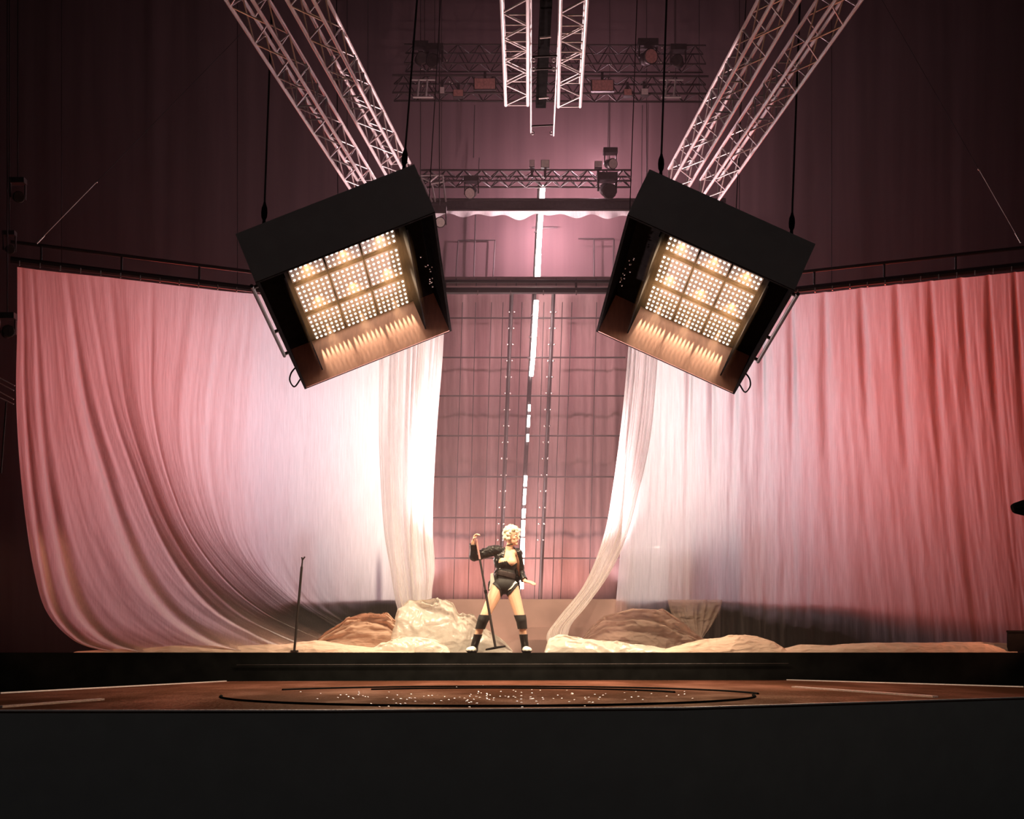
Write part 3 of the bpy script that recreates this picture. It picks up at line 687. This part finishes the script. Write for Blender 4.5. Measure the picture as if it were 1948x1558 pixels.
# ------------------------------------------------------------------ centre backdrop
xs = np.linspace(800, 1200, 160); ys = np.linspace(560, 1160, 40)
A = np.zeros((160, 40, 3)); A[..., 0] = xs[:, None]; A[..., 1] = ys[None, :]
A[..., 2] = 22.72 + 0.10 * fbm(A[..., 0] / 18.0, A[..., 1] / 500.0, 77)
meta(MB().grid(tospace(A)).build('backdrop', M['gauze'], None, True, at=P(1000, 560, 22.7)), 'brown gauze backdrop hanging behind the person between the curtains', 'backdrop')
fr = thing('backdrop_frame', 'grid of dark pipes and cords across the gauze backdrop', 'frame', P(1000, 850, 22.5))
for y in (605, 680, 753, 829, 907, 985, 1062): rod('cross_pipe', ROD['steel'], P(820, y, 22.5), P(1190, y, 22.5), 0.013, fr)
for x0, x1 in ((935, 918), (957, 939), (993, 974), (1035, 1016), (1070, 1050), (1088, 1066), (880, 862), (1135, 1120), (905, 890)):
    rod('cord', ROD['steel'], P(x0, 575, 22.54), P(x1, 1150, 22.54), 0.006, fr)
for xa, xb, lab in ((974, 950, 'left'), (1054, 1027, 'right')):
    t = thing('lamp_ladder', f'dark upright pole of paired clamps {lab} of the light tube', 'pole', P(xb, 1150, 22.5))
    rod('pole', ROD['steel'], P(xb, 1150, 22.42), P(xa, 540, 22.42), 0.032, t)
    for k in range(15):
        f = (k + 0.6) / 15.5; x = xa + (xb - xa) * f; y = 575 + 480 * f
        for s in (-1, 1):
            MB().ball(P(x + s * 5, y, 22.37), (0.02, 0.02, 0.016), 8, 6).build('clamp', M['bright'], t, True)  # bright bead made as the glint on each clamp
tb = thing('light_tube', 'tall leaning pole of glowing white tubes behind the person', 'stage light', P(985, 1150, 22.2))
def tx(y): return np.interp(y, [352, 450, 560, 680, 720, 1000, 1150], [1031, 1024, 1019, 1012, 1008, 993, 990])
rod('pole', ROD['pipe'], P(tx(1150) - 4, 1150, 22.25), P(tx(352) - 4, 352, 22.25), 0.035, tb)
for y0, y1, r in ((354, 378, .040), (382, 440, .040), (443, 480, .040), (483, 528, .044), (531, 544, .03), (572, 600, .04), (603, 640, .038), (643, 680, .038), (683, 715, .035), (770, 782, .02), (790, 812, .022), (826, 840, .018), (905, 925, .026), (930, 960, .022), (968, 985, .03), (990, 1020, .03), (1024, 1060, .035), (1064, 1120, .03)):
    MB().tube([P(tx(y0) + 2, y0, 22.18), P(tx(y1) + 2, y1, 22.18)], r, 10).build('glowing_tube', M['tube'], tb)
for y in (380, 441, 530, 600, 641, 681): rod('bracket', ROD['steel'], P(tx(y) - 8, y, 22.2), P(tx(y) + 6, y, 22.2), 0.014, tb)

# equipment on the riser, seen as shadows through the curtains
def shadow_case(label, x0, x1, y0, Y):
    a, c = P(x0, y0, Y), P(x1, 1140, Y); t = thing('equipment_case', label, 'case', (a.x, Y, RZ))
    MB().abox(a.x, c.x, Y, Y + 0.25, RZ, a.z - 0.05).build('body', M['stage'], t)
    MB().abox(a.x - 0.01, c.x + 0.01, Y - 0.01, Y + 0.26, a.z - 0.045, a.z).build('lid', M['stage'], t)
    MB().tube([(a.x + 0.08, Y - 0.02, a.z - 0.2), (a.x + 0.08, Y - 0.05, a.z - 0.2), (c.x - 0.08, Y - 0.05, a.z - 0.2), (c.x - 0.08, Y - 0.02, a.z - 0.2)], 0.012, 6).build('handle', M['steel'], t)
shadow_case('dark upright case shadowed through the right curtain near the swag', 1288, 1326, 1030, 19.75)
t = thing('bench', 'shadowy low bench behind the bright gap beside the swag', 'bench', P(1235, 1140, 20.1))
b0, b1 = P(1200, 1034, 20.1), P(1268, 1034, 20.1)
MB().abox(b0.x, b1.x, 20.0, 20.3, b0.z - 0.05, b0.z + 0.03).build('seat', M['steel'], t)
for x in (b0.x + 0.04, b1.x - 0.04):
    for y in (20.03, 20.27): rod('leg', ROD['steel'], (x, y, RZ), (x, y, b0.z - 0.05), 0.018, t)
for x, y0, lab in ((1424, 985, 'slim stand shadowed through the right curtain'), (582, 1000, 'slim stand shadowed through the left curtain'), (735, 1060, 'short stand shadowed by the inner edge of the left curtain')):
    a = P(x, y0, 19.6); t = thing('lighting_stand', lab, 'stand', (a.x, 19.6, RZ))
    rod('pole', ROD['steel'], (a.x, 19.6, RZ), a, 0.030, t)
    MB().tube([(a.x, 19.6, RZ), (a.x, 19.6, RZ + 0.02)], [0.14, 0.12], 14).build('base', M['steel'], t)

# ------------------------------------------------------------------ stands, edges, odds and ends
s = thing('microphone_stand', 'thin black straight stand with a forked clip at left stage edge', 'stand', P(560, 1238, 17.97))
rod('pole', ROD['pipe'], P(560, 1238, 17.97), P(574, 1078, 17.97), 0.016, s)
rod('extension', ROD['pipe'], P(574, 1080, 17.97), P(575.5, 1064, 17.97), 0.010, s)
for a, c in (((575.5, 1066), (574, 1060)), ((575.5, 1065), (580, 1059))): rod('clip', ROD['pipe'], P(*a, 17.97), P(*c, 17.97), 0.010, s)
MB().tube([P(560, 1239, 17.97), P(560, 1237, 17.97)], [0.055, 0.05], 16).build('foot', M['black'], s)
for a, c, lab, Y in (((70, 463), (184, 346), 'thin guy line slanting up from the left end of the rail', 17.5), ((1942, 462), (1862, 322), 'thin guy line slanting up from the right end of the rail', 17.5)):
    t = thing('guy_line', lab, 'cable', P(*a, Y)); p, q = P(*a, Y), P(*c, Y)
    rod('line', ROD['alu'], p, q, 0.0045, t); rod('wire', ROD['pipe'], q, q + (q - p).normalized() * 6.0, 0.003, t); rod('turnbuckle', ROD['bright'], p, p.lerp(q, 0.13), 0.011, t)
    MB().ball(q, 0.014, 8, 6).build('eyelet', M['bright'], t, True)
t = thing('handrail', 'set of thin sloping rails at the far left edge', 'railing', P(10, 740, 17.4))
for a, c in (((-40, 698), (28, 734)), ((-40, 708), (26, 743)), ((-40, 724), (26, 760)), ((-40, 738), (26, 769))): rod('rail', ROD['alu'], P(*a, 17.4), P(*c, 17.4), 0.007, t)
rod('post', ROD['steel'], P(12, 765, 17.4), P(2, 900, 17.4), 0.012, t)
fixture('dim fixture in the dark at the far left edge', 14, 632, 17.2, 0.13, (0.6, -1, 0), 'steel', drop=True)
fixture('dim hanging fixture in the dark, upper left edge', 34, 375, 17.2, 0.12, (0.6, -1, -0.3), 'steel', drop=True)
fixture('small dark lamp at the left end of the curtain rail', 18, 474, 17.6, 0.10, (0.6, -1, -0.3), 'steel', drop=True)
t = thing('flight_case', 'low black case standing at the far right stage edge', 'case', P(1960, 1239, 18.02))
p, q = P(1917, 1238, 18.02), P(2040, 1200, 18.02)
MB().abox(p.x, q.x, 18.0, 18.05, p.z, q.z).build('body', M['black'], t); MB().abox(p.x - 0.005, q.x, 17.99, 18.06, q.z - 0.02, q.z + 0.005).build('lid', M['black'], t)
t = thing('spotlight', 'black snout of a lamp poking in at the right edge', 'stage light', P(1975, 970, 16.0))
MB().tube([P(1926, 968, 16.0), P(1929, 967, 16.0), P(1945, 966, 16.0), P(1975, 966, 16.0), P(2000, 966, 16.0)], [0.05, 0.06, 0.09, 0.12, 0.12], 8).build('barrel', M['black'], t)
rod('stand', ROD['pipe'], P(1985, 975, 16.0), P(1985, 1510, 16.0), 0.03, t)

# ------------------------------------------------------------------ the person and the stand they hold
PO = P(960, 1240, 18.2); PO.z = ZC - 0.010
def L(px, py, y=0.0): return Vector(((px - 960) / 142.86, y, (1238 - py) / 142.86))
def CR(cx, cy, y=0.0): return L(840 + cx / 5.5625, 980 + cy / 5.5625, y)
def capsule(mb, a, b, ra, rb, n=14):
    a, b = Vector(a), Vector(b); d = b - a; Ld = d.length; d.normalize(); pts = []; rs = []
    for k in range(5):
        th = k / 4 * math.pi / 2; pts.append(a - d * ra * math.cos(th)); rs.append(max(ra * math.sin(th), 0.0008))
    for k in range(5):
        th = k / 4 * math.pi / 2; pts.append(a + d * (Ld + rb * math.sin(th))); rs.append(max(rb * math.cos(th), 0.0008))
    return mb.tube(pts, rs, n)
def remesh(mb, voxel, smooth=3):
    me = mb.mesh('tmp'); o = bpy.data.objects.new('tmp', me); COL.objects.link(o)
    m = o.modifiers.new('r', 'REMESH'); m.mode = 'VOXEL'; m.voxel_size = voxel
    dg = bpy.context.evaluated_depsgraph_get(); dg.update()
    r = bpy.data.meshes.new_from_object(o.evaluated_get(dg))
    bpy.data.objects.remove(o); bpy.data.meshes.remove(me)
    bm = bmesh.new(); bm.from_mesh(r)
    for _ in range(smooth): bmesh.ops.smooth_vert(bm, verts=bm.verts, factor=0.5, use_axis_x=True, use_axis_y=True, use_axis_z=True)
    bm.to_mesh(r); bm.free(); r.polygons.foreach_set('use_smooth', [True] * len(r.polygons)); r.update()
    return r
def seg(p, a, b):
    d = b - a; t = max(0, min(1, (p - a).dot(d) / d.length_squared)); return (p - a - d * t).length, t
def inpoly(x, z, poly):
    c = False; j = len(poly) - 1
    for i in range(len(poly)):
        xi, zi = poly[i]; xj, zj = poly[j]
        if (zi > z) != (zj > z) and x < (xj - xi) * (z - zi) / (zj - zi) + xi: c = not c
        j = i
    return c
def shell(src, pred, off, name, mat, parent, thick=0.004, nz=0.0):
    vs = [v.co.copy() for v in src.vertices]; ns = [v.normal.copy() for v in src.vertices]
    ok = [pred(p, n) for p, n in zip(vs, ns)]; idx = {}; nv = []; fs = []
    for f in src.polygons:
        if all(ok[i] for i in f.vertices):
            g = []
            for i in f.vertices:
                if i not in idx:
                    idx[i] = len(nv); p = vs[i]
                    w = nz * float(fbm(p.x * 22 + p.z * 9, p.z * 22 + p.y * 15, 3)) * 2 if nz else 0
                    nv.append(tuple(p + ns[i] * (off + w)))
                g.append(idx[i])
            fs.append(g)
    me = bpy.data.meshes.new(name); me.from_pydata(nv, [], fs); me.polygons.foreach_set('use_smooth', [True] * len(fs))
    o = link_mesh(name, me, mat, parent)
    m = o.modifiers.new('s', 'SOLIDIFY'); m.thickness = thick; m.offset = -1
    return o
def hand(mb, wrist, pd, nrm, curl, s=1.0, thumb=1):
    """palm along pd, fingers curl towards nrm, thumb leaves on side*thumb"""
    pd = Vector(pd).normalized(); nrm = Vector(nrm); nrm = (nrm - pd * nrm.dot(pd)).normalized(); sd = pd.cross(nrm)
    for k, (ln, o) in enumerate(((0.070, -0.030), (0.080, -0.010), (0.076, 0.010), (0.060, 0.029))):
        o *= s * -thumb; kn = wrist + pd * 0.085 * s + sd * o
        capsule(mb, wrist + sd * o * 0.6, kn, 0.014 * s, 0.0125 * s, 8)
        p = kn; ang = 0
        for q, fr in enumerate((0.45, 0.32, 0.23)):
            ang += curl * (0.8, 1.1, 0.8)[q]
            d = pd * math.cos(ang) + nrm * math.sin(ang) + sd * (o * 1.5)
            e = p + d.normalized() * ln * fr * s; capsule(mb, p, e, (0.0105, 0.0095, 0.0085)[q] * s, (0.0095, 0.0085, 0.0075)[q] * s, 8); p = e
    b = wrist + pd * 0.03 * s + sd * 0.024 * s * thumb
    m = b + (pd * 0.6 + sd * 0.75 * thumb + nrm * 0.4).normalized() * 0.042 * s
    e = m + (pd * 0.7 + sd * 0.1 * thumb + nrm * 0.8).normalized() * 0.034 * s
    capsule(mb, b, m, 0.014 * s, 0.011 * s, 8); capsule(mb, m, e, 0.011 * s, 0.009 * s, 8)
person = thing('person', 'person with curly blond hair in black jacket and boots, legs apart, gripping a tilted stand', 'person', PO)
shL, elL, wrL = L(938, 1044, 0.0), L(902.5, 1056, -0.05), L(901, 1029, -0.13)
shR, elR, wrR = L(984, 1049, 0.02), L(989, 1084, 0.09), L(998.5, 1102, -0.01)
hpL, knL, anL = L(947, 1116, 0), L(919, 1176, -0.07), L(902.5, 1224, 0.03)
hpR, knR, anR = L(974, 1116, 0), L(991.5, 1176, -0.05), L(998.5, 1224, 0.03)
toL, toR = L(895, 1233.5, -0.13), L(1003.5, 1233.5, -0.13)
hc = L(974.5, 1018, -0.01); fw = Vector((0.80, -0.60, -0.04)).normalized(); sdv = fw.cross(Vector((0, 0, 1))).normalized(); upv = sdv.cross(fw)
AX = (fw, sdv, upv)
def H3(f, s_, u): return hc + fw * f + sdv * s_ + upv * u
bd = MB()
bd.ball((0.0, 0.01, .90), (.150, .115, .12), 20, 14); bd.ball((.015, 0, 1.04), (.118, .090, .15), 20, 14); bd.ball((.03, 0, 1.21), (.135, .100, .16), 20, 14)
capsule(bd, shL + Vector((.03, 0, 0)), shR - Vector((.03, 0, 0)), .058, .058)
bd.ball((-.02, -.080, 1.20), .062, 14, 10); bd.ball((.095, -.070, 1.20), .062, 14, 10)
capsule(bd, (.05, .01, 1.35), tuple(hc - Vector((.02, 0, .07))), .052, .046)
bd.ball(hc + upv * .02, (.098, .077, .100), 20, 14, AX); bd.ball(H3(.028, 0, -.055), (.062, .056, .058), 16, 12, AX); bd.ball(H3(.072, 0, -.095), .020, 10, 8)
capsule(bd, H3(.092, 0, .012), H3(.114, 0, -.026), .009, .014, 10); bd.ball(H3(.084, .0, .035), (.016, .05, .010), 10, 8, AX)
for k in (-1, 1): bd.ball(H3(-.005, k * .078, -.01), (.020, .008, .030), 10, 8, AX); bd.ball(H3(.062, k * .040, -.020), (.025, .022, .02), 10, 8, AX)
bd.ball(H3(.086, 0, -.055), (.012, .022, .007), 10, 8, AX); bd.ball(H3(.084, 0, -.068), (.012, .019, .007), 10, 8, AX)
capsule(bd, shL, elL, .052, .042); capsule(bd, elL, wrL, .042, .029); capsule(bd, shR, elR, .050, .040); capsule(bd, elR, wrR, .040, .028)
for hp, kn, an, to in ((hpL, knL, anL, toL), (hpR, knR, anR, toR)):
    capsule(bd, hp, kn, .094, .060); capsule(bd, kn, an, .058, .038); m = kn.lerp(an, .32) + Vector((0, .022, 0)); capsule(bd, m, m.lerp(an, .35), .052, .040)
    h = Vector((an.x, .05, .038)); capsule(bd, an, h, .040, .038); capsule(bd, h, to, .038, .030); bd.ball(to + Vector((0, .02, -.002)), (.044, .05, .030), 12, 8)
hand(bd, wrL, (.30, -.15, .95), (.9, -.35, -.1), .75, 1.0, -1)
hand(bd, wrR, (.85, -.45, -.20), (.2, .2, -1), .22, 1.0, 1)
body = remesh(bd, .0065, 2); link_mesh('body', body, M['skin'], person)
# eyes and mouth
for k in (-1, 1):
    ey = MB().ball(H3(.083, k * .033, .008), (.012, .014, .011), 10, 8, AX)
    me = ey.mesh('eye', smooth=True); link_mesh('eye', me, M['white'], person)
    me = MB().ball(H3(.092, k * .033, .008), (.005, .007, .007), 8, 6, AX).mesh('pupil', smooth=True)
    o = bpy.data.objects['eye' if k < 0 else 'eye.001']; link_mesh('pupil', me, M['black'], o)
me = MB().ball(H3(.095, 0, -.061), (.006, .020, .003), 10, 6, AX).mesh('mouth', smooth=True); link_mesh('mouth', me, solid('lips', (.35, .08, .07), .4), person)
# hair
hr = random.Random(11); hm = MB().ball(H3(-.022, 0, .040), (.100, .092, .092), 18, 12, AX)
for k in range(150):
    d = Vector((hr.gauss(0, 1), hr.gauss(0, 1), hr.gauss(.3, 1))).normalized()
    if d.x > 0.62 and d.z < .55: continue
    if d.x > 0.25 and d.z < -0.05: continue
    if d.z < -0.75: continue
    r = hr.uniform(.018, .032); q = H3(-.015 + d.x * .105, d.y * .100, .035 + d.z * .105)
    hm.ball(q, r, 8, 6)
for k in range(14):
    q = H3(.085 + hr.uniform(-.01, .02), hr.uniform(-.06, .06), .085 + hr.uniform(-.025, .02)); hm.ball(q, .018, 8, 6)
capsule(hm, H3(-.01, .01, .14), H3(-.03, .01, .175), .010, .004, 6); capsule(hm, H3(.03, -.03, .13), H3(.055, -.04, .150), .010, .004, 6)
hair = remesh(hm, .006, 1); link_mesh('hair', hair, M['hair'], person)
# clothes
def conv(pts): return [(CR(*p).x, CR(*p).z) for p in pts]
suit = conv([(640, 480), (690, 470), (740, 525), (800, 480), (850, 520), (850, 700), (800, 735), (750, 800), (690, 850), (625, 850), (615, 780), (570, 735), (520, 700), (520, 520)])
arms = [(shL, elL), (elL, wrL), (shR, elR), (elR, wrR)]
def near_arm(p): return min(seg(p, a, b)[0] - .012 for a, b in arms)
def trunk(p): return near_arm(p) > .055 or abs(p.x - .02) < .13
shell(body, lambda p, n: inpoly(p.x, p.z, suit) and trunk(p), .007, 'bodysuit', M['cloth'], person)
shell(body, lambda p, n: 1.00 < p.z + .25 * (p.x - .03) < 1.075 and near_arm(p) > .05 and abs(p.x - .02) < .16, .015, 'belt', M['steel'], person, .008)
lace = conv([(690, 785), (745, 735), (785, 655), (812, 665), (815, 700), (780, 715), (740, 770)])
shell(body, lambda p, n: inpoly(p.x, p.z, lace) and p.y < 0, .014, 'lace_trim', M['white'], person)
for nm, kn, an, zr in (('knee_pad', knL, anL, (.315, .50)), ('knee_pad', knR, anR, (.315, .50))):
    shell(body, lambda p, n: zr[0] < p.z < zr[1] and abs(p.x - kn.x) < .16, .014, nm, M['cloth'], person, .010)
for an in (anL, anR):
    bt = shell(body, lambda p, n: p.z < .245 and abs(p.x - an.x) < .17, .012, 'boot', M['leather'], person, .008, .004)
    to = toL if an is anL else toR
    shell(body, lambda p, n: p.z < .085 and p.y < -.035 and abs(p.x - to.x) < .12 and n.z > -.3, .017, 'toe_cap', M['white'], bt, .006)
jk = MB()
jk.ball((.02, .015, 1.22), (.168, .128, .175), 20, 14); jk.ball((.01, .015, 1.03), (.150, .118, .19), 20, 14)
capsule(jk, shL + Vector((.02, 0, .0)), shR - Vector((.02, 0, .0)), .078, .074)
capsule(jk, shL, elL, .076, .064); capsule(jk, elL, elL.lerp(wrL, .86), .064, .050); capsule(jk, shR, elR, .072, .060); capsule(jk, elR, elR.lerp(wrR, .86), .060, .050)
capsule(jk, (-.12, .05, 1.0), tuple(CR(520, 700, .06)), .060, .035); capsule(jk, tuple(CR(520, 690, .06)), tuple(CR(505, 770, .06)), .035, .020)
capsule(jk, (.13, .03, 1.0), tuple(CR(810, 745, .03)), .055, .035)
jm = remesh(jk, .0075, 2)
opn = conv([(688, 285), (765, 300), (822, 470), (826, 600), (800, 790), (610, 800), (590, 620), (650, 500), (668, 390)])
cuffs = ((elL.lerp(wrL, .90), (wrL - elL).normalized()), (elR.lerp(wrR, .90), (wrR - elR).normalized()))
def jpred(p, n):
    if p.y < .03 and inpoly(p.x, p.z, opn): return False
    if p.z > 1.40 and abs(p.x - .055) < .085: return False
    if p.z < .87 and -.12 < p.x < .14: return False
    for c, d in cuffs:
        if (p - c).length < .09 and (p - c).dot(d) > 0: return False
    return True
shell(jm, jpred, .0, 'jacket', M['leather'], person, .006, .012)
ln_ = MB().grid(np.array([[tuple(CR(545, 590, -.02)), tuple(CR(560, 680, -.03)), tuple(CR(566, 745, -.02))], [tuple(CR(518, 600, -.01)), tuple(CR(515, 690, -.02)), tuple(CR(500, 770, -.01))]]))
o = link_mesh('jacket_lining', ln_.mesh('jacket_lining'), M['white'], person); m = o.modifiers.new('s', 'SOLIDIFY'); m.thickness = .006
ck = MB().tube([hc + Vector((-.022 + .053 * math.cos(k * math.pi / 12), -.0 + .053 * math.sin(k * math.pi / 12), -.105 + .01 * math.cos(k * math.pi / 12))) for k in range(25)], .006, 6)
link_mesh('choker', ck.mesh('choker', smooth=True), M['black'], person)
# held stand
q0 = PO + L(943, 1229, -.20); q1 = PO + L(906, 1020, -.155); dd = (q1 - q0).normalized()
ms = thing('microphone_stand', 'black round-based stand tilted on its edge, gripped by the person', 'stand', q0)
rod('pole', ROD['pipe'], q0, q0.lerp(q1, .50), .017, ms); rod('upper_pole', ROD['pipe'], q0.lerp(q1, .50), q0.lerp(q1, .80), .014, ms)
MB().tube([q0.lerp(q1, .49), q0.lerp(q1, .52)], .021, 10).build('clutch', M['black'], ms)
MB().tube([q0.lerp(q1, .80), q0.lerp(q1, .98)], .013, 10).build('grip', M['amber'], ms)['label'] = 'golden upper end of the pole'
MB().tube([q0 - dd * .012, q0 - dd * .010, q0 + dd * .008, q0 + dd * .016], [.130, .136, .132, .02], 28).build('round_base', M['black'], ms)
